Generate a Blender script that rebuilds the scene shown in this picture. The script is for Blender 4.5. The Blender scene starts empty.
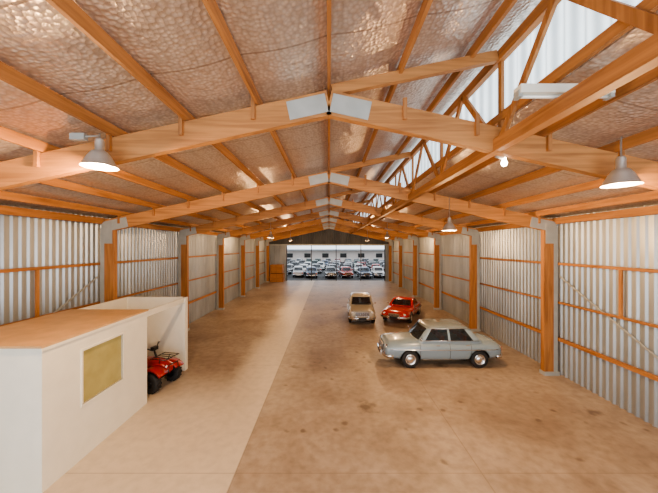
import bpy, bmesh, math, random
from mathutils import Vector, Matrix
random.seed(4)
S=bpy.context.scene
COL=S.collection
try: S.view_settings.look='AgX - Medium High Contrast'
except Exception as ex: print(ex)

# ---------------------------------------------------------------- materials
def newmat(name):
    m=bpy.data.materials.new(name); m.use_nodes=True
    nt=m.node_tree; b=nt.nodes['Principled BSDF']
    return m,nt,b
def N(nt,t,**kw):
    n=nt.nodes.new(t)
    for k,v in kw.items():
        if k in n.inputs.keys(): n.inputs[k].default_value=v
        else: setattr(n,k,v)
    return n
def simple(name,col,rough=.5,metal=0,emit=None,es=0,alpha=1,coat=0,var=0):
    m,nt,b=newmat(name)
    b.inputs['Base Color'].default_value=(*col,1)
    b.inputs['Roughness'].default_value=rough
    b.inputs['Metallic'].default_value=metal
    b.inputs['Alpha'].default_value=alpha
    b.inputs['Coat Weight'].default_value=coat
    if emit: 
        b.inputs['Emission Color'].default_value=(*emit,1); b.inputs['Emission Strength'].default_value=es
    if var:
        tc=N(nt,'ShaderNodeTexCoord'); no=N(nt,'ShaderNodeTexNoise',Scale=3.0,Detail=5.0)
        nt.links.new(tc.outputs['Object'],no.inputs['Vector'])
        r=ramp(nt,no.outputs['Fac'],[(.3,tuple(c*(1-var) for c in col)),(.7,tuple(min(1,c*(1+var)) for c in col))])
        nt.links.new(r,b.inputs['Base Color'])
    return m
def ramp(nt,fac,stops):
    r=nt.nodes.new('ShaderNodeValToRGB')
    el=r.color_ramp.elements
    while len(el)<len(stops): el.new(.5)
    for e,(p,c) in zip(el,stops):
        e.position=p; e.color=(*c,1)
    nt.links.new(fac,r.inputs['Fac'])
    return r.outputs['Color']
def math_(nt,op,a,b=None,c=None,clamp=False):
    n=nt.nodes.new('ShaderNodeMath'); n.operation=op; n.use_clamp=clamp
    for i,v in enumerate((a,b,c)):
        if v is None: continue
        if isinstance(v,(int,float)): n.inputs[i].default_value=v
        else: nt.links.new(v,n.inputs[i])
    return n.outputs[0]
def mixc(nt,fac,a,b,mode='MIX'):
    n=nt.nodes.new('ShaderNodeMix'); n.data_type='RGBA'; n.blend_type=mode
    if isinstance(fac,(int,float)): n.inputs[0].default_value=fac
    else: nt.links.new(fac,n.inputs[0])
    for i,v in ((6,a),(7,b)):
        if isinstance(v,tuple): n.inputs[i].default_value=(*v,1)
        else: nt.links.new(v,n.inputs[i])
    return n.outputs[2]
def wood(name,axis,c1=(.19,.065,.02),c2=(.43,.185,.062),c3=(.53,.265,.10)):
    m,nt,b=newmat(name)
    tc=N(nt,'ShaderNodeTexCoord'); mp=N(nt,'ShaderNodeMapping')
    sc=[14,14,14]; sc[axis]=.8; mp.inputs['Scale'].default_value=sc
    nt.links.new(tc.outputs['Object'],mp.inputs['Vector'])
    no=N(nt,'ShaderNodeTexNoise',Scale=1.0,Detail=6.0,Distortion=.6)
    nt.links.new(mp.outputs[0],no.inputs['Vector'])
    c=ramp(nt,no.outputs['Fac'],[(.3,c1),(.62,c2)])
    n2=N(nt,'ShaderNodeTexNoise',Scale=.9,Detail=3.0)
    nt.links.new(tc.outputs['Object'],n2.inputs['Vector'])
    c=mixc(nt,math_(nt,'MULTIPLY',n2.outputs['Fac'],.5),c,c3)
    nt.links.new(c,b.inputs['Base Color']); b.inputs['Roughness'].default_value=.6
    bu=N(nt,'ShaderNodeBump',Strength=.25,Distance=.01); nt.links.new(no.outputs['Fac'],bu.inputs['Height'])
    nt.links.new(bu.outputs[0],b.inputs['Normal'])
    return m
WX=wood('timber_x',0,c1=(.24,.085,.025),c2=(.50,.225,.075),c3=(.60,.32,.125)); WY=wood('timber_y',1); WZ=wood('timber_z',2)
def foil():
    m,nt,b=newmat('foil_insulation')
    tc=N(nt,'ShaderNodeTexCoord')
    vo=N(nt,'ShaderNodeTexVoronoi',Scale=17.0); vo.inputs['Randomness'].default_value=.7
    no=N(nt,'ShaderNodeTexNoise',Scale=3.5,Detail=5.0,Distortion=.3)
    nt.links.new(tc.outputs['Object'],vo.inputs['Vector']); nt.links.new(tc.outputs['Object'],no.inputs['Vector'])
    sep=N(nt,'ShaderNodeSeparateXYZ'); nt.links.new(tc.outputs['Object'],sep.inputs[0])
    fr=math_(nt,'FRACT',math_(nt,'DIVIDE',sep.outputs['Y'],1.25))
    seam=math_(nt,'LESS_THAN',fr,.025)
    h=math_(nt,'ADD',math_(nt,'MULTIPLY',vo.outputs['Distance'],.45),math_(nt,'MULTIPLY',no.outputs['Fac'],.9))
    bu=N(nt,'ShaderNodeBump',Strength=.75,Distance=.04); nt.links.new(h,bu.inputs['Height'])
    nt.links.new(bu.outputs[0],b.inputs['Normal'])
    c=ramp(nt,vo.outputs['Distance'],[(.1,(.84,.76,.69)),(.75,(.60,.51,.44))])
    c=mixc(nt,math_(nt,'MULTIPLY',seam,.5),c,(.25,.17,.12))
    nt.links.new(c,b.inputs['Base Color'])
    b.inputs['Metallic'].default_value=.72; b.inputs['Roughness'].default_value=.34
    return m
FOIL=foil()
def concrete():
    m,nt,b=newmat('concrete_floor')
    tc=N(nt,'ShaderNodeTexCoord'); sep=N(nt,'ShaderNodeSeparateXYZ'); nt.links.new(tc.outputs['Object'],sep.inputs[0])
    X,Y=sep.outputs['X'],sep.outputs['Y']
    n1=N(nt,'ShaderNodeTexNoise',Scale=.5,Detail=9.0,Roughness=.65,Distortion=.4); n2=N(nt,'ShaderNodeTexNoise',Scale=5.0,Detail=8.0)
    for n in (n1,n2): nt.links.new(tc.outputs['Object'],n.inputs['Vector'])
    base=ramp(nt,n1.outputs['Fac'],[(.30,(.25,.18,.13)),(.5,(.37,.285,.21)),(.68,(.47,.375,.29))])
    fine=ramp(nt,n2.outputs['Fac'],[(.3,(.70,.70,.70)),(.6,(1,1,1))])
    base=mixc(nt,.8,base,fine,'MULTIPLY')
    wob=math_(nt,'MULTIPLY',math_(nt,'SUBTRACT',n1.outputs['Fac'],.5),1.2)
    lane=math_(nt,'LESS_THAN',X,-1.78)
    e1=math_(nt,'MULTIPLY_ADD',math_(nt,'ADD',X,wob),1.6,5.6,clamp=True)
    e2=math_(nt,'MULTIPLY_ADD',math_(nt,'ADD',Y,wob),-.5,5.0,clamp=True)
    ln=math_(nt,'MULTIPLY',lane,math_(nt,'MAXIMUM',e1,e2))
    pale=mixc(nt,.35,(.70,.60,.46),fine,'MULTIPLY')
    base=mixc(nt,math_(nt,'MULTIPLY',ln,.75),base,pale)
    j1=math_(nt,'LESS_THAN',math_(nt,'ABSOLUTE',math_(nt,'ADD',X,1.78)),.015)
    fy=math_(nt,'ABSOLUTE',math_(nt,'SUBTRACT',math_(nt,'FRACT',math_(nt,'DIVIDE',math_(nt,'ADD',Y,2.0),5.0)),.5))
    j2=math_(nt,'LESS_THAN',fy,.002)
    j3=math_(nt,'LESS_THAN',math_(nt,'ABSOLUTE',math_(nt,'SUBTRACT',X,2.9)),.012)
    J=math_(nt,'MAXIMUM',j1,math_(nt,'MAXIMUM',j2,j3))
    base=mixc(nt,math_(nt,'MULTIPLY',J,.4),base,(.16,.11,.075))
    wn=N(nt,'ShaderNodeTexNoise',Scale=5.0,Detail=5.0); nt.links.new(tc.outputs['Object'],wn.inputs['Vector'])
    def spots(base,scale,r0,r1,k,lim):
        vo=N(nt,'ShaderNodeTexVoronoi',Scale=scale); vo.inputs['Randomness'].default_value=1
        nt.links.new(tc.outputs['Object'],vo.inputs['Vector'])
        d=math_(nt,'ADD',vo.outputs['Distance'],math_(nt,'MULTIPLY',math_(nt,'SUBTRACT',wn.outputs['Fac'],.5),.3))
        sp=math_(nt,'MULTIPLY_ADD',d,-1/(r1-r0),r1/(r1-r0),clamp=True)
        bw=N(nt,'ShaderNodeRGBToBW'); nt.links.new(vo.outputs['Color'],bw.inputs[0])
        keep=math_(nt,'GREATER_THAN',bw.outputs[0],lim)
        f=math_(nt,'MULTIPLY',math_(nt,'MULTIPLY',sp,keep),math_(nt,'MULTIPLY',math_(nt,'GREATER_THAN',X,-1.75),k))
        return mixc(nt,f,base,(.075,.045,.03))
    base=spots(base,.75,.08,.22,.75,.42)
    base=spots(base,2.2,.08,.20,.6,.55)
    nt.links.new(base,b.inputs['Base Color'])
    rr=math_(nt,'ADD',math_(nt,'MULTIPLY',n1.outputs['Fac'],.3),.30)
    nt.links.new(rr,b.inputs['Roughness'])
    bu=N(nt,'ShaderNodeBump',Strength=.12,Distance=.01); nt.links.new(n2.outputs['Fac'],bu.inputs['Height'])
    nt.links.new(bu.outputs[0],b.inputs['Normal'])
    return m
CONC=concrete()
def sheet(name,c1,c2,metal=.35,rough=.45):
    m,nt,b=newmat(name)
    tc=N(nt,'ShaderNodeTexCoord'); mp=N(nt,'ShaderNodeMapping'); mp.inputs['Scale'].default_value=(1,1.3,.4)
    nt.links.new(tc.outputs['Object'],mp.inputs['Vector'])
    no=N(nt,'ShaderNodeTexNoise',Scale=1.1,Detail=5.0); nt.links.new(mp.outputs[0],no.inputs['Vector'])
    nt.links.new(ramp(nt,no.outputs['Fac'],[(.3,c1),(.7,c2)]),b.inputs['Base Color'])
    b.inputs['Metallic'].default_value=metal; b.inputs['Roughness'].default_value=rough
    return m
STEEL=sheet('galvanised_sheet',(.31,.335,.35),(.45,.485,.50),.5,.38)
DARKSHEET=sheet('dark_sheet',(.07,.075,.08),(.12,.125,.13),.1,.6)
PLATE=simple('steel_plate',(.42,.44,.42),.5,.2,var=.1)
WHITE=simple('white_paint',(.80,.78,.68),.55,var=.03)
PANEL=simple('particle_board',(.58,.36,.18),.5,var=.12)
WINP=simple('yellow_pane',(.42,.38,.16),.2,var=.1)
CHROME=simple('chrome',(.8,.8,.8),.12,1)
RUB=simple('rubber',(.02,.02,.02),.7)
BLK=simple('black_trim',(.015,.015,.015),.4)
GLASS=simple('car_glass',(.02,.025,.03),.04,alpha=.7)
LENS=simple('lamp_lens',(.85,.85,.8),.1,.2)
REDL=simple('tail_lens',(.5,.02,.01),.2)
AMB=simple('amber_lens',(.8,.3,.03),.2)
LEATH=simple('seat_vinyl',(.30,.10,.05),.5)
BULB=simple('bulb_glow',(1,.9,.8),.3,emit=(1,.85,.68),es=40)
ALU=simple('spun_aluminium',(.6,.6,.59),.35,.7)
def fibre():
    m,nt,b=newmat('fibreglass_sheet_glow')
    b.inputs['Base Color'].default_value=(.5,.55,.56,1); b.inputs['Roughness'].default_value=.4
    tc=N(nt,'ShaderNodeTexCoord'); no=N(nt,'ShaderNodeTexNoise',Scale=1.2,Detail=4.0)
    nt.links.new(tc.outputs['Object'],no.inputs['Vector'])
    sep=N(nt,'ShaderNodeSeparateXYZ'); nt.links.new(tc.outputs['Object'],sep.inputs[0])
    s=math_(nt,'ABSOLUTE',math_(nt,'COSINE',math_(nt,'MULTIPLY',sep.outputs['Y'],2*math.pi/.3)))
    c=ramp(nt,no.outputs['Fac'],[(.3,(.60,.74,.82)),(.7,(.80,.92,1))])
    c=mixc(nt,math_(nt,'MULTIPLY',math_(nt,'POWER',s,2.0),.8),c,(.20,.27,.32))  # rib shading painted into the emission colour
    nt.links.new(c,b.inputs['Emission Color']); b.inputs['Emission Strength'].default_value=2.0  # even glow stands in for daylight coming through the sheet
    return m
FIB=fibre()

# ---------------------------------------------------------------- mesh builder
class MB:
    def __init__(s): s.v=[];s.f=[];s.mi=[];s.sm=[];s.mats=[]
    def m(s,mat):
        if mat not in s.mats: s.mats.append(mat)
        return s.mats.index(mat)
    def add(s,vs,fs,mat,smooth=False):
        o=len(s.v); s.v+= [tuple(v) for v in vs]; i=s.m(mat)
        for f in fs: s.f.append([o+k for k in f]); s.mi.append(i); s.sm.append(smooth)
    def box(s,c,d,mat,R=None):
        vs=[Vector((x*d[0]/2,y*d[1]/2,z*d[2]/2)) for x in(-1,1) for y in(-1,1) for z in(-1,1)]
        if R: vs=[R@v for v in vs]
        vs=[v+Vector(c) for v in vs]
        s.add(vs,[(0,1,3,2),(4,6,7,5),(0,4,5,1),(2,3,7,6),(0,2,6,4),(1,5,7,3)],mat)
    def beam(s,a,b,w,h,mat,up=(0,0,1)):
        a=Vector(a);b=Vector(b);d=(b-a).normalized();u=Vector(up)
        side=d.cross(u).normalized(); u=side.cross(d).normalized()
        vs=[p+side*(sx*w/2)+u*(sz*h/2) for p in(a,b) for sx in(-1,1) for sz in(-1,1)]
        s.add(vs,[(0,1,3,2),(4,6,7,5),(0,4,5,1),(2,3,7,6),(0,2,6,4),(1,5,7,3)],mat)
    def rings(s,R,mat,closed=True,caps=True,smooth=True,fn=None,sfn=None):
        n=len(R[0]); o=len(s.v)
        for r in R: s.v+=[tuple(p) for p in r]
        for i in range(len(R)-1):
            for j in range(n if closed else n-1):
                k=(j+1)%n
                s.f.append([o+i*n+j,o+i*n+k,o+(i+1)*n+k,o+(i+1)*n+j])
                s.mi.append(s.m(fn(i,j) if fn else mat)); s.sm.append(sfn(i) if sfn else smooth)
        if caps:
            for i in (0,len(R)-1):
                s.f.append([o+i*n+j for j in range(n)]); s.mi.append(s.m(mat)); s.sm.append(bool(sfn))
    def lathe(s,prof,M,mat,seg=24,caps=False,smooth=True):
        R=[[M@Vector((r*math.cos(t*2*math.pi/seg),r*math.sin(t*2*math.pi/seg),z)) for t in range(seg)] for r,z in prof]
        s.rings(R,mat,caps=caps,smooth=smooth)
    def tube(s,pts,r,mat,seg=8):
        pts=[Vector(p) for p in pts]; R=[]
        for i,p in enumerate(pts):
            d=(pts[min(i+1,len(pts)-1)]-pts[max(i-1,0)]).normalized()
            u=Vector((0,0,1)) if abs(d.z)<.9 else Vector((1,0,0))
            a=d.cross(u).normalized(); b=d.cross(a)
            R.append([p+a*r*math.cos(t*2*math.pi/seg)+b*r*math.sin(t*2*math.pi/seg) for t in range(seg)])
        s.rings(R,mat)
    def se(s,st,mat,seg=32,smooth=True):
        R=[]
        for x,zb,zt,w,n in st:
            zc=(zb+zt)/2;h=(zt-zb)/2; r=[]
            for t in range(seg):
                a=t*2*math.pi/seg; c,q=math.cos(a),math.sin(a)
                r.append(Vector((x,w*math.copysign(abs(c)**(2/n),c),zc+h*math.copysign(abs(q)**(2/n),q))))
            R.append(r)
        s.rings(R,mat,smooth=smooth)
    def build(s,name,loc=(0,0,0),rz=0,parent=None,recalc=True):
        me=bpy.data.meshes.new(name); me.from_pydata(s.v,[],s.f)
        for m in s.mats: me.materials.append(m)
        for p,i,q in zip(me.polygons,s.mi,s.sm): p.material_index=i; p.use_smooth=q
        if recalc:
            bm=bmesh.new(); bm.from_mesh(me); bmesh.ops.recalc_face_normals(bm,faces=bm.faces); bm.to_mesh(me); bm.free()
        o=bpy.data.objects.new(name,me); COL.objects.link(o); o.location=loc; o.rotation_euler[2]=rz
        if parent: o.parent=parent
        return o
def empty(name,loc,rz=0):
    e=bpy.data.objects.new(name,None); COL.objects.link(e); e.location=loc; e.rotation_euler[2]=rz; e.empty_display_size=.2
    return e
T=Matrix.Translation
def RX(d): return Matrix.Rotation(math.radians(d),4,'X')
def RY(d): return Matrix.Rotation(math.radians(d),4,'Y')

# ---------------------------------------------------------------- shell
Y0,Y1=-3.0,36.6
XW=7.80
SL=.22; ZR=6.63
zc=lambda x: ZR-SL*abs(x)
PORT=[4.75+i*5.02 for i in range(7)]
XT=2.80
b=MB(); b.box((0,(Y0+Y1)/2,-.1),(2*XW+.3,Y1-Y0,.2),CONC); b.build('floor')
def corr(name,x,sgn):
    b=MB(); per=.2; n=int((Y1-Y0)/per); pts=[]
    for i in range(n):
        y=Y0+i*per
        pts+= [(y,0),(y+per*.40,0),(y+per*.58,.045),(y+per*.82,.045)]
    pts.append((Y1,0))
    bot=[(x-sgn*d,y,0) for y,d in pts]; top=[(x-sgn*d,y,5.33) for y,d in pts]
    k=len(pts)
    b.add(bot+top,[(i,i+1,k+i+1,k+i) for i in range(k-1)],STEEL)
    return b.build(name,recalc=False)
corr('wall_left',-XW,-1); corr('wall_right',XW,1)
# ceiling: foil blanket sagging softly between purlins
b=MB()
def slab(x0,z0,x1,z1):
    n=max(2,int((x1-x0)/.12)); lo=[];hi=[]
    for i in range(n+1):
        x=x0+(x1-x0)*i/n; z=z0+(z1-z0)*i/n
        s_=.05*abs(math.sin(math.pi*x/1.16))
        lo.append((x,z-s_+.02)); hi.append((x,z+.09))
    vs=[(x,y,z) for y in(Y0,Y1) for x,z in lo]+[(x,y,z) for y in(Y0,Y1) for x,z in hi]
    m=n+1
    b.add(vs,[(i,i+1,m+i+1,m+i) for i in range(n)],FOIL,True)
    b.add(vs,[(2*m+i,2*m+i+1,3*m+i+1,3*m+i) for i in range(n)],FOIL,True)
    b.add([vs[0],vs[m],vs[3*m],vs[2*m],vs[m-1],vs[2*m-1],vs[4*m-1],vs[3*m-1]],[(0,1,2,3),(4,5,6,7)],FOIL)
zr=lambda x: 7.03-SL*abs(x)
slab(-XW-.1,zr(XW+.1),0,zr(0)); slab(0,zr(0),XT+.15,7.03+SL*(XT+.15)); slab(XT+.1,zr(XT+.1),XW+.1,zr(XW+.1))
b.build('ceiling',recalc=False)
# clerestory glazing (corrugated translucent sheet, daylight painted in as emission)
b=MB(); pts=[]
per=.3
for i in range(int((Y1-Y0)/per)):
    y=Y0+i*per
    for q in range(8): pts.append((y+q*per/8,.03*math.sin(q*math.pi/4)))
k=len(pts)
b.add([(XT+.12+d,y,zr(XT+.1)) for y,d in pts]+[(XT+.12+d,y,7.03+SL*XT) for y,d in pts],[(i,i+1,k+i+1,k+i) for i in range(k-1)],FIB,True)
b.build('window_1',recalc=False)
# purlins
b=MB()
for i in range(-6,7):
    x=i*1.16
    if i<=2: 
        z=(zc(x)+.30) if i<=0 else ZR+.30+SL*x
        b.beam((x,Y0,z),(x,Y1-.05,z),.05,.17,WY)
    if i>=3:
        b.beam((x,Y0,zc(x)+.30),(x,Y1-.05,zc(x)+.30),.05,.17,WY)
b.build('roof_purlins')
for sg,nm in((-1,'trim_eave_left'),(1,'trim_eave_right')):
    b=MB(); b.beam((sg*7.62,Y0,5.15),(sg*7.62,Y1-.05,5.15),.12,.20,WY); b.build(nm)
# portal frames
for y in PORT:
    b=MB()
    for sg in(-1,1):
        b.beam((0,y,zc(0)-.0),(sg*7.45,y,zc(7.45)),.13,.40,WX)
        for dy in(-.075,.075):
            a0,a1=.04,.66
            b.beam((sg*a0,y+dy,zc(a0)+.0),(sg*a1,y+dy,zc(a1)+.0),.012,.30,PLATE)
            b.beam((sg*6.75,y+dy,zc(6.75)-.02),(sg*7.5,y+dy,zc(7.5)-.02),.012,.34,PLATE)
            b.box((sg*7.42,y+dy*1.15,4.75),(.36,.012,.7),PLATE)
        b.box((sg*7.35,y,2.46),(.32,.16,4.92),WZ)
        b.box((sg*7.58,y,2.46),(.14,.14,4.92),PLATE)
        b.box((sg*7.42,y,.06),(.50,.26,.12),PLATE)
        for i in range(1,7):
            x=sg*i*1.16
            b.box((x+.06*sg,y-.09,zc(x)+.14),(.06,.05,.34),WZ)
    b.beam((.05,y,zc(0)+.22),(XT-.06,y,ZR+.16+SL*XT),.10,.17,WX)
    b.build('portal_frame')
# clerestory truss, a structural part of the roof
b=MB()
zt=7.40; zb=5.93
b.beam((XT,Y0,zt),(XT,Y1-.1,zt),.10,.18,WY); b.beam((XT-.08,Y0,zb),(XT-.08,Y1-.1,zb),.14,.20,WY)
b.beam((XT+.02,Y0,6.42),(XT+.02,Y1-.1,6.42),.06,.14,WY)
y=PORT[0]-5.02*1.5; pan=5.02/4; i=0
while y<Y1-pan-.2:
    if y>Y0:
        a,c=(zb,zt) if i%2==0 else (zt,zb)
        b.beam((XT-.03,y,a),(XT-.03,y+pan,c),.05,.11,WZ)
        if i%2==0: b.box((XT+.02,y,(zb+zt)/2),(.05,.09,zt-zb),WZ)
    y+=pan; i+=1
b.build('clerestory_truss')
# girts
for sg,nm in((-1,'trim_girts_left'),(1,'trim_girts_right')):
    b=MB()
    for z,h in((1.2,.11),(2.42,.06),(3.72,.08)):
        b.beam((sg*7.70,Y0,z),(sg*7.70,Y1-.05,z),.07,h,WY)
    b.beam((sg*7.70,PORT[1]-.1,3.3),(sg*7.70,PORT[0]+.1,.6),.02,.05,PLATE)
    b.box((sg*7.70,PORT[0]+2.9,3.07),(.05,.08,1.3),WZ)
    b.build(nm)
# far end wall
b=MB()
def ribwall(x0,x1,z0,ztopf,mat,y=Y1):
    per=.3;n=max(1,int(round((x1-x0)/per)));pts=[]
    for i in range(n):
        x=x0+i*(x1-x0)/n
        w=(x1-x0)/n
        pts+=[(x,0),(x+w*.45,0),(x+w*.55,-.04),(x+w*.9,-.04)]
    pts.append((x1,0));k=len(pts)
    b.add([(x,y+d,z0) for x,d in pts]+[(x,y+d,ztopf(x)) for x,d in pts],[(i,i+1,k+i+1,k+i) for i in range(k-1)],mat)
roofz=lambda x: zr(x)+.05 if x<0 or x>XT+.1 else 7.08+SL*x
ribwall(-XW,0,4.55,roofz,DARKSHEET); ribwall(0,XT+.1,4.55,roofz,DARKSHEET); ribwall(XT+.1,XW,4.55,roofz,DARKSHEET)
ribwall(-XW,-5.3,0,lambda x:4.55,STEEL); ribwall(7.0,XW,0,lambda x:4.55,STEEL)
b.build('wall_far',recalc=False)
b=MB()
b.beam((-XW+.1,Y1-.16,4.5),(XW-.1,Y1-.16,4.5),.16,.18,PLATE)
for x in(-5.3,-2.2,.9,4.0,7.0): b.box((x,Y1-.16,2.2),(.09,.12,4.4),BLK)
b.build('door_frame')

# ---------------------------------------------------------------- site office
b=MB()
XO=-5.0; H=2.53
def wbox(x0,x1,y0,y1,z0,z1,mat): b.box(((x0+x1)/2,(y0+y1)/2,(z0+z1)/2),(x1-x0,y1-y0,z1-z0),mat)
xl=-7.12
wbox(xl,XO,5.05,5.13,0,H,WHITE)
wy0,wy1,wz0,wz1=5.88,7.02,1.10,2.18
wbox(XO-.08,XO,5.13,wy0,0,H,WHITE); wbox(XO-.08,XO,wy1,7.97,0,H,WHITE)
wbox(XO-.08,XO,wy0,wy1,0,wz0,WHITE); wbox(XO-.08,XO,wy0,wy1,wz1,H,WHITE)
wbox(XO-.06,XO-.03,wy0,wy1,wz0,wz1,WINP)
for a in((wy0-.04,wy0),(wy1,wy1+.04)): wbox(XO-.02,XO+.02,a[0],a[1],wz0-.04,wz1+.04,WHITE)
for a in((wz0-.04,wz0),(wz1,wz1+.04)): wbox(XO-.02,XO+.02,wy0,wy1,a[0],a[1],WHITE)
wbox(xl,XO-.08,7.89,7.97,0,H,WHITE)
wbox(xl,xl+.06,5.13,7.89,0,H,WHITE)
wbox(xl,XO+.03,5.02,7.99,H,H+.04,PANEL)
wbox(xl,XO,10.14,10.22,0,H,WHITE)
wbox(XO-.08,XO+.02,10.04,10.22,0,H,WHITE)
wbox(XO-.06,XO,7.97,10.2,H-.16,H,WHITE)
wbox(xl,xl+.06,7.97,10.2,0,H,WHITE)
wbox(XO+.005,XO+.03,5.02,7.97,H-.05,H,WHITE)
b.build('site_office')

# ---------------------------------------------------------------- quad bike
def quad(loc,rz):
    e=empty('quad_bike',loc,rz)
    RED=simple('quad_red',(.34,.010,.008),.3,coat=.4)
    b=MB()
    for sx in(.6,-.6):
        for sy in(-1,1):
            r=.29;w=.24 if sx<0 else .2
            M=T((sx,sy*.42,r))@RX(-90*sy)
            b.lathe([(.14,-w/2),(.24,-w/2),(.285,-w*.38),(.29,0),(.285,w*.38),(.24,w/2),(.14,w/2)],M,RUB)
            b.lathe([(.15,w*.5),(.12,w*.2),(.05,w*.25),(.04,w*.4),(.001,w*.42)],M,BLK)
            for k in range(16):
                a=k*math.pi/8
                b.box((sx+.29*math.cos(a),sy*.42,r+.29*math.sin(a)),(.03,w*.8,.05),RUB,Matrix.Rotation(-a,3,'Y'))
    b.build('wheels',parent=e)
    b=MB()
    for sx in(.6,-.6):
        b.tube([(sx,-.4,.29),(sx,.4,.29)],.03,BLK)
        for sy in(-1,1): b.tube([(sx,sy*.3,.3),(sx*.8,sy*.16,.68)],.035,REDL)
    for sy in(-1,1): b.tube([(.8,sy*.13,.45),(.4,sy*.16,.3),(-.4,sy*.16,.3),(-.85,sy*.13,.5)],.025,BLK)
    b.box((0,0,.42),(.5,.3,.3),BLK)
    b.build('frame',parent=e)
    b=MB()
    b.se([(.92,.52,.62,.08,3),(.86,.46,.72,.16,3),(.6,.48,.84,.2,3),(.3,.5,.88,.19,3),(.05,.5,.86,.17,3),(-.05,.52,.8,.12,3)],RED)
    for sx in(.6,-.6):
        for sy in(-1,1):
            pin=[]
            for k in range(11):
                a=math.radians(35+k*13.5)
                R=.40
                pin.append((sx+R*1.1*math.cos(a),.33+R*math.sin(a)))
            R_=[[(x,sy*.14,z),(x,sy*.50,z-.02),(x,sy*.52,z-.07),(x,sy*.50,z-.05),(x,sy*.14,z-.03)] for x,z in pin]
            b.rings([[Vector(p) for p in r] for r in R_],RED)
    b.build('fenders',parent=e)
    b=MB()
    b.se([(-.85,.72,.82,.1,3),(-.75,.68,.9,.15,3),(-.3,.66,.88,.15,3),(0,.68,.86,.13,3),(.12,.74,.86,.08,3)],RUB)
    b.build('seat',parent=e)
    b=MB()
    b.tube([(.42,0,.8),(.3,0,1.12)],.03,BLK)
    b.tube([(.12,-.42,1.20),(.22,-.25,1.22),(.32,-.08,1.10),(.32,.08,1.10),(.22,.25,1.22),(.12,.42,1.20)],.018,BLK)
    for sy in(-1,1):
        b.tube([(.08,sy*.44,1.195),(.15,sy*.34,1.21)],.022,RUB)
        b.lathe([(.06,0),(.06,.03),(.03,.08),(.001,.1)],T((.84,sy*.1,.66))@RY(-90),BLK)
        b.lathe([(.055,0),(.04,.02),(.001,.03)],T((.85,sy*.1,.66))@RY(90),LENS)
    b.box((.32,0,1.15),(.12,.18,.10),BLK)
    for x0,x1 in((.45,.95),(-.95,-.5)):
        for k in range(5):
            yy=-.28+k*.14; b.tube([(x0,yy,.93),(x1,yy,.93)],.012,BLK)
        for x in(x0,x1): b.tube([(x,-.3,.93),(x,.3,.93)],.014,BLK)
        for sy in(-1,1): b.tube([((x0+x1)/2,sy*.2,.93),((x0+x1)/2*.9,sy*.16,.7)],.012,BLK)
    b.tube([(.9,-.2,.4),(1.0,-.2,.55),(1.0,-.18,.75),(1.0,.18,.75),(1.0,.2,.55),(.9,.2,.4)],.016,BLK)
    b.build('handlebar',parent=e)
quad((-5.72,9.05,0),math.radians(-12))

# ---------------------------------------------------------------- cars
def lerp_st(st,x,k):
    s=sorted(st)
    for a,c in zip(s,s[1:]):
        if a[0]<=x<=c[0]:
            t=(x-a[0])/(c[0]-a[0]); return a[k]*(1-t)+c[k]*t
    return s[0][k] if x<s[0][0] else s[-1][k]
ST_SEDAN=[(2.10,.44,.64,.52,2.6),(2.08,.36,.76,.64,2.8),(2.02,.29,.83,.71,3),(1.9,.26,.88,.745,3.2),(1.65,.24,.915,.775,3.3),(1.35,.22,.935,.785,3.4),(1.0,.21,.95,.795,3.5),(.5,.20,.955,.80,3.6),(0,.20,.95,.80,3.6),(-.5,.20,.945,.80,3.5),
 (-1.0,.21,.955,.795,3.4),(-1.4,.22,.95,.785,3.4),(-1.75,.25,.92,.76,3.2),(-1.96,.29,.87,.72,3),(-2.06,.35,.79,.65,2.8),(-2.10,.43,.70,.55,2.6)]
ST_SPORT=[(2.0,.42,.54,.50,2.5),(1.97,.34,.62,.63,2.7),(1.88,.28,.70,.71,2.9),(1.7,.24,.75,.75,3),(1.3,.21,.79,.78,3.1),(.9,.19,.80,.79,3.2),(.5,.18,.80,.79,3.3),(0,.18,.79,.785,3.3),(-.5,.18,.80,.79,3.2),
 (-1.0,.20,.82,.79,3.1),(-1.4,.22,.80,.77,3.1),(-1.75,.26,.76,.72,3),(-1.9,.31,.71,.66,2.8),(-1.97,.40,.62,.54,2.6)]
GH_SEDAN=[(.86,1.04,-1.48,.73),(.965,.96,-1.38,.725),(1.35,.62,-.98,.63),(1.395,.58,-.93,.60),(1.43,.50,-.84,.55),(1.455,.38,-.70,.46),(1.472,.20,-.50,.32),(1.48,-.02,-.28,.15)]
GH_SPORT=[(.72,.62,-1.25,.69),(.81,.50,-1.12,.69),(1.10,.08,-.74,.57),(1.13,.03,-.68,.54),(1.155,-.05,-.58,.47),(1.17,-.14,-.48,.36),(1.178,-.22,-.38,.2)]
HALF=[(1,0),(.997,.3),(.985,.6),(.965,.82),(.945,.92),(.915,.985),(.88,1.0),(.53,1.0),(.49,1.0),(.15,1.0),(.08,.985),(.04,.93),(.02,.84),(.005,.6),(0,.3),(0,0)]
SEGG=[1,1,1,0,0,0,1,0,1,0,0,0,1,1,1]
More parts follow.
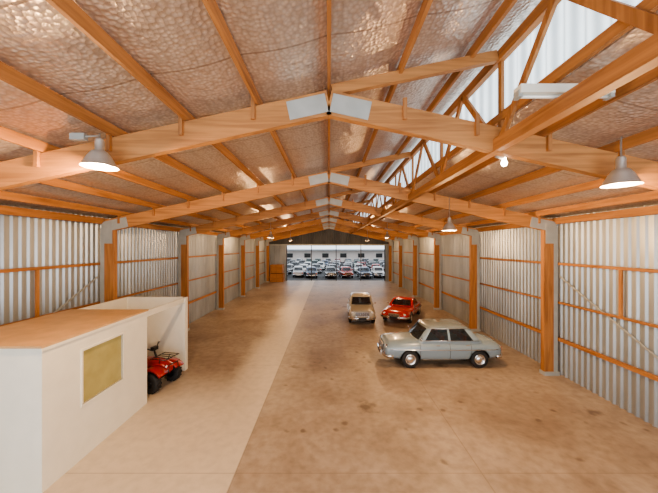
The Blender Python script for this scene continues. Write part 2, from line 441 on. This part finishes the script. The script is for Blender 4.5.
def car(name,paint,roofp,st,gh,wx,loc,rz,detail=True,wr=.31,seatcol=LEATH,zs=1,xs=1,ws=1):
    sport=st is ST_SPORT
    st=[(x*xs,zb*zs if zs!=1 else zb,zt*zs,w*ws,n) for x,zb,zt,w,n in st]
    gh=[(z*zs,a*xs,c*xs,w*ws) for z,a,c,w in gh]
    wx=[w*xs for w in wx]
    e=empty(name,loc,rz)
    L2=max(s[0] for s in st); L3=-min(s[0] for s in st)
    def surf(x,z):
        zb,zt,w,n=[lerp_st(st,x,k) for k in(1,2,3,4)]
        t=min(.999,abs((z-(zb+zt)/2)/((zt-zb)/2)))
        return w*(1-t**n)**(1/n)
    full=[]
    s=sorted(st)
    xs_=[s[0][0]+ (s[-1][0]-s[0][0])*i/40 for i in range(41)]
    xs_=sorted(set(xs_+[q[0] for q in s]))
    for x in xs_: full.append((x,)+tuple(lerp_st(st,x,k) for k in(1,2,3,4)))
    B=MB(); B.m(paint); B.m(BLK); B.se(full,paint,40)
    o=B.build('body',parent=e)
    cuts=[]
    for x in wx:
        for sy in(-1,1):
            C=MB(); C.m(paint); C.m(BLK)
            C.lathe([(wr+.05,-.15),(wr+.05,.25)],T((x,sy*.70*ws,wr))@RX(90),BLK,32,caps=True,smooth=False)
            c=C.build('cut'); cuts.append(c)
            c.parent=e
            md=o.modifiers.new('b','BOOLEAN'); md.object=c; md.operation='DIFFERENCE'; md.solver='EXACT'
    bpy.context.view_layer.update()
    dg=bpy.context.evaluated_depsgraph_get()
    me=bpy.data.meshes.new_from_object(o.evaluated_get(dg)); o.modifiers.clear(); o.data=me
    for c in cuts: bpy.data.objects.remove(c,do_unlink=True)
    G=MB(); R=[]
    for z,xf,xr,w in gh:
        h=[Vector((xr+a*(xf-xr),w*q,z)) for a,q in HALF]
        R.append(h+[Vector((p.x,-p.y,p.z)) for p in h[-2:0:-1]])
    nH=len(HALF)-1
    def fn(i,j):
        k=j if j<nH else 2*nH-1-j
        if i==1 and SEGG[k]: return GLASS
        return roofp if i>=2 else paint
    G.m(roofp); G.rings(R,roofp,fn=fn,sfn=lambda i:i>=2)
    g=G.build('cabin',parent=e)
    D=MB()
    for x in wx:
        for sy in(-1,1):
            w=.17; M=T((x,sy*.68*ws,wr))@RX(-90*sy)
            D.lathe([(wr*.60,-w/2),(wr*.9,-w/2),(wr*.985,-w*.36),(wr,0),(wr*.985,w*.36),(wr*.9,w/2),(wr*.60,w/2)],M,RUB,32)
            D.lathe([(wr*.64,w*.48),(wr*.60,w*.3),(wr*.5,w*.2),(wr*.44,w*.3),(wr*.40,w*.48),(wr*.15,w*.62),(.001,w*.64)],M,CHROME,32)
            D.lathe([(wr*.6,0),(.001,0)],M,BLK,24)
    zf=.42*zs
    for sg,LL in((1,L2),(-1,L3)):
        xx=sg*(LL+.05); W=.74*ws
        pts=[(xx-sg*.34,-W-.03,zf),(xx-sg*.14,-W+.01,zf),(xx-sg*.05,-W*.8,zf),(xx,-W*.4,zf),(xx+sg*.01,0,zf),(xx,W*.4,zf),(xx-sg*.05,W*.8,zf),(xx-sg*.14,W-.01,zf),(xx-sg*.34,W+.03,zf)]
        R=[]
        for p in pts:
            p=Vector(p); n=Vector((sg,0,0)) if abs(p.y)<W*.9 else Vector((sg*.4,math.copysign(1,p.y),0)).normalized()
            R.append([p+Vector((0,0,.06)),p+n*.03+Vector((0,0,.03)),p+n*.03-Vector((0,0,.03)),p-Vector((0,0,.06)),p-n*.03])
        D.rings(R,CHROME)
        for sy in(-1,1): D.box((xx+sg*.03,sy*.33,zf+.02),(.05,.05,.17),CHROME)
    zh=lerp_st(st,L2-.08,2)*.82
    for sy in(-1,1):
        hx=L2-.08
        D.lathe([(.105,-.08),(.115,0),(.10,.03),(.09,.03)],T((hx,sy*.54*ws,zh))@RY(90),CHROME)
        D.lathe([(.095,.02),(.07,.045),(.001,.06)],T((hx,sy*.54*ws,zh))@RY(90),LENS)
        D.box((L2-.05,sy*.54*ws,zh-.17),(.08,.10,.05),AMB)
        D.box((-L3+.05,sy*.57*ws,zh-.02),(.10,.10,.17),REDL); D.box((-L3+.06,sy*.57*ws,zh-.02),(.08,.13,.20),CHROME)
    gw=.74 if not sport else .60; gx=L2-.02
    D.box((gx,0,zh-.04),(.06,gw,.21),BLK)
    for k in range(6): D.box((gx+.03,0,zh-.13+k*.036),(.02,gw,.012),CHROME)
    for k in range(-3,4): D.box((gx+.027,k*gw*.155,zh-.04),(.015,.012,.20),CHROME)
    for z in(-.15,.07): D.box((gx+.027,0,zh+z),(.03,gw+.05,.022),CHROME)
    for sg,LL in((1,L2),(-1,L3)): D.box((sg*(LL+.09),0,zf-.01),(.012,.42,.11),BLK if sg>0 else LENS)
    if detail:
        for sy in(-1,1):
            zt_=.66*zs if not sport else .56
            pts=[(x,sy*(surf(x,zt_)+.004),zt_) for x in [L2-.2-i*(L2+L3-.4)/24 for i in range(25)]]
            D.tube(pts,.014,CHROME,6)
            x0,x1=wx[1]+.42,wx[0]-.42
            D.tube([(x1,sy*(surf(x1,.27)+.003),.27),(x0,sy*(surf(x0,.27)+.003),.27)],.018,CHROME,6)
            zt2=lerp_st(st,0,2)-.06
            xr_=gh[1][2]; xf_=gh[1][1]; bx=xr_+.51*(xf_-xr_)
            lines=[xf_-.10,bx]
            if not sport: lines.append(max(bx-.75,wx[1]+.15))
            for x in lines:
                D.tube([(x,sy*(surf(x,z)+.0005),z) for z in [.27+(zt2-.27)*i/10 for i in range(11)]],.007,BLK,5)
            for x in lines[:-1] if len(lines)>2 else lines[:1]:
                hx_=x-.62
                D.box((hx_,sy*(surf(hx_,zt2-.08)+.02),zt2-.08),(.13,.02,.022),CHROME)
            D.tube([(xf_-.15,sy*(gh[1][3]-.01),gh[1][0]),(xf_-.12,sy*(gh[1][3]+.08),gh[1][0]+.05)],.008,CHROME)
            D.lathe([(.001,0),(.05,.01),(.04,.04),(.001,.06)],T((xf_-.13,sy*(gh[1][3]+.10),gh[1][0]+.08))@RY(90),CHROME,16)
            D.tube([(xf_-.1,sy*(gh[1][3]+.006),gh[1][0]-.005),(xr_+.15,sy*(gh[1][3]+.006),gh[1][0]-.005)],.012,CHROME,6)
            a=gh[2]
            D.tube([(a[1]-.1,sy*(a[3]+.004),a[0]+.01),(a[2]+.08,sy*(a[3]+.004),a[0]+.01)],.011,CHROME,6)
        zs0=gh[1][0]
        for x in(gh[1][1]-.95,)+((gh[1][1]-1.75,) if not sport else ()):
            for y in(-.32,.32): D.box((x,y,zs0+.03),(.14,.48,.20),seatcol,Matrix.Rotation(-.2,3,'Y'))
        D.tube([(gh[1][1]-.42+.1*math.cos(t)*.4,-.32+.17*math.cos(t),zs0+.02+.17*math.sin(t)) for t in [i*math.pi/8 for i in range(17)]],.01,BLK,6)
        for y in(-.35,.2): D.tube([(gh[1][1]+.04,y,gh[1][0]+.01),(gh[1][1]-.10,y+.3,gh[1][0]+.16)],.006,BLK,5)
    D.build('trim_and_wheels',parent=e)
    return e
BLUE=simple('paint_powder_blue',(.225,.295,.335),.25,coat=.6)
BLUER=simple('paint_grey',(.17,.20,.21),.22,coat=.6)
REDP=simple('paint_red',(.48,.012,.006),.22,coat=.6)
BRNZ=simple('paint_cream',(.50,.44,.33),.3,coat=.5)
DKBR=simple('paint_cream_grey',(.36,.32,.25),.3,coat=.5)
car('saloon_car',BLUE,BLUER,ST_SEDAN,GH_SEDAN,(1.20,-1.24),(4.08,10.98,0),math.pi)
car('sports_car',REDP,REDP,ST_SPORT,GH_SPORT,(1.22,-1.15),(4.50,17.7,0),math.radians(-118),wr=.30,ws=1.04)
car('saloon_car',DKBR,BRNZ,ST_SEDAN,GH_SEDAN,(1.20,-1.24),(1.90,17.5,0),math.radians(-93),xs=.9,ws=.95)

cols=[(.4,.4,.4),(.04,.05,.07),(.30,.02,.01),(.5,.5,.48),(.07,.10,.16),(.12,.12,.12),(.05,.05,.05),(.06,.10,.08)]
protos=[]
yard=empty('parked_cars',(0,0,0))
for i,c in enumerate(cols):
    p=simple('yard_paint_%d'%i,c,.25,coat=.5)
    e=car('yard_car',p,p,ST_SEDAN,GH_SEDAN,(1.20,-1.24),(0,0,0),0,detail=False)
    protos.append([ch.data for ch in e.children])
    for ch in list(e.children): bpy.data.objects.remove(ch,do_unlink=True)
    bpy.data.objects.remove(e,do_unlink=True)
k=0
for row,yy in enumerate((41.5,47.5,54,61,69)):
    for i in range(-5 - row//2,6+row//2):
        x=i*2.35+random.uniform(-.3,.3)+row*.5
        ms=random.choice(protos)
        e=empty('yard_car_%d'%k,(x,yy+random.uniform(-.9,.9),-.02),math.radians(-90 if random.random()<.7 else 90)+random.uniform(-.14,.14))
        e.parent=yard; k+=1
        for m in ms:
            o=bpy.data.objects.new('yard_car_part',m); COL.objects.link(o); o.parent=e
ASPH=simple('asphalt',(.06,.06,.06),.85,var=.2)
b=MB(); b.box((0,80,-.13),(160,87,.2),ASPH); b.build('ground_yard')
b=MB()
PINK=simple('render_wall',(.70,.62,.56),.8,var=.05); ROOFG=simple('far_roof',(.55,.57,.6),.5)
b.box((4,84,1.6),(46,6,3.2),PINK); b.beam((-20,82.5,3.4),(28,82.5,3.4),6.2,.3,ROOFG)
for i in range(9): b.box((-16+i*5,80.98,1.8),(1.8,.1,1.2),BLK); b.box((-16+i*5,80.95,2.45),(2.0,.1,.1),WHITE)
b.build('neighbouring_building')

b=MB()
for cx,cz,w in((-6.3,.0,1.6),(-6.35,1.06,1.5)):
    cy=35.5
    for i in range(5):
        z=cz+.12+i*.2
        for sy in(-1,1): b.box((cx,cy+sy*.6,z),(w,.03,.17),WX)
        for sx in(-1,1): b.box((cx+sx*w/2,cy,z),(.03,1.2,.17),WY)
    for sx in(-1,0,1):
        for sy in(-1,1): b.box((cx+sx*(w/2-.06),cy+sy*.63,cz+.53),(.09,.03,1.02),WZ)
    b.box((cx,cy,cz+.05),(w,1.2,.05),WX); b.box((cx,cy,cz+.95),(w-.06,1.15,.04),WX)
b.build('wooden_crate')

# ---------------------------------------------------------------- lamps
def lamp(x,y,z,ztop,power,arm=None):
    e=empty('high_bay_lamp',(x,y,z))
    b=MB()
    b.lathe([(.235,-.13),(.225,-.12),(.15,.03),(.10,.10),(.06,.12),(.06,.26),(.045,.30),(.001,.31)],T((0,0,0)),ALU,32)
    b.tube([(0,0,.3),(0,0,ztop-z)],.012,ALU)
    if arm: b.tube([(0,0,.34),(-.25,.1,.37),(arm,.12,.34),(arm,.12,ztop-z)],.014,PLATE); b.box((arm*.8,.1,.36),(.22,.08,.10),PLATE)
    b.build('shade',parent=e,recalc=False)
    b=MB(); b.lathe([(.001,-.09),(.05,-.06),(.06,-.01),(.045,.05),(.03,.1)],T((0,0,0)),BULB,16); b.build('bulb',parent=e)
    L=bpy.data.lights.new('lamp_light','POINT'); L.energy=power; L.color=(1,.62,.31); L.shadow_soft_size=.08
    o=bpy.data.objects.new('lamp_light',L); COL.objects.link(o); o.parent=e; o.location=(0,0,-.2)
lamp(-3.44,4.35,5.62,6.0,620,arm=-.5)
lamp(4.38,4.35,5.35,5.95,400)
lamp(3.92,9.45,4.95,5.9,560)
for y in(19.5,29.5):  # unseen extra lamps, added to brighten the far bays
    lamp(3.92,y,5.0,5.9,440); lamp(-3.92,y,5.0,5.9,440)
e=empty('bulkhead_light',(3.02,5.0,5.74))
b=MB(); b.lathe([(.001,-.06),(.04,-.04),(.05,0),(.03,.05),(.03,.09)],T((0,0,0)),BULB,16); b.tube([(0,0,.08),(-.15,0,.12)],.03,PLATE); b.build('bulb',parent=e)
b=MB(); b.box((0,0,.02),(1.1,.14,.10),WHITE); b.tube([(-.52,0,-.05),(.52,0,-.05)],.02,LENS)
for x in(-.54,.54): b.box((x,0,-.03),(.05,.10,.08),PLATE)
b.build('fluorescent_light_fitting',loc=(2.79,3.45,6.13))

# ---------------------------------------------------------------- light
def area(name,loc,rot,sx,sy,e,col):
    L=bpy.data.lights.new(name,'AREA'); L.shape='RECTANGLE'; L.size=sx; L.size_y=sy; L.energy=e; L.color=col
    o=bpy.data.objects.new(name,L); COL.objects.link(o); o.location=loc; o.rotation_euler=rot; return o
area('front_fill_light',(0,-2.9,2.6),(math.radians(98),0,0),13,4.6,420,(.88,.94,1))  # added fill behind the camera, standing in for an unseen open front
w=bpy.data.worlds.new('World'); S.world=w; w.use_nodes=True
bg=w.node_tree.nodes['Background']; bg.inputs[0].default_value=(.84,.91,1,1); bg.inputs[1].default_value=1.9

cam=bpy.data.cameras.new('cam'); cam.lens=290/658*36; cam.sensor_width=36; cam.clip_end=500
co=bpy.data.objects.new('camera',cam); COL.objects.link(co); co.location=(0,0,4.3); co.rotation_euler=(math.radians(90),0,0)
S.camera=co
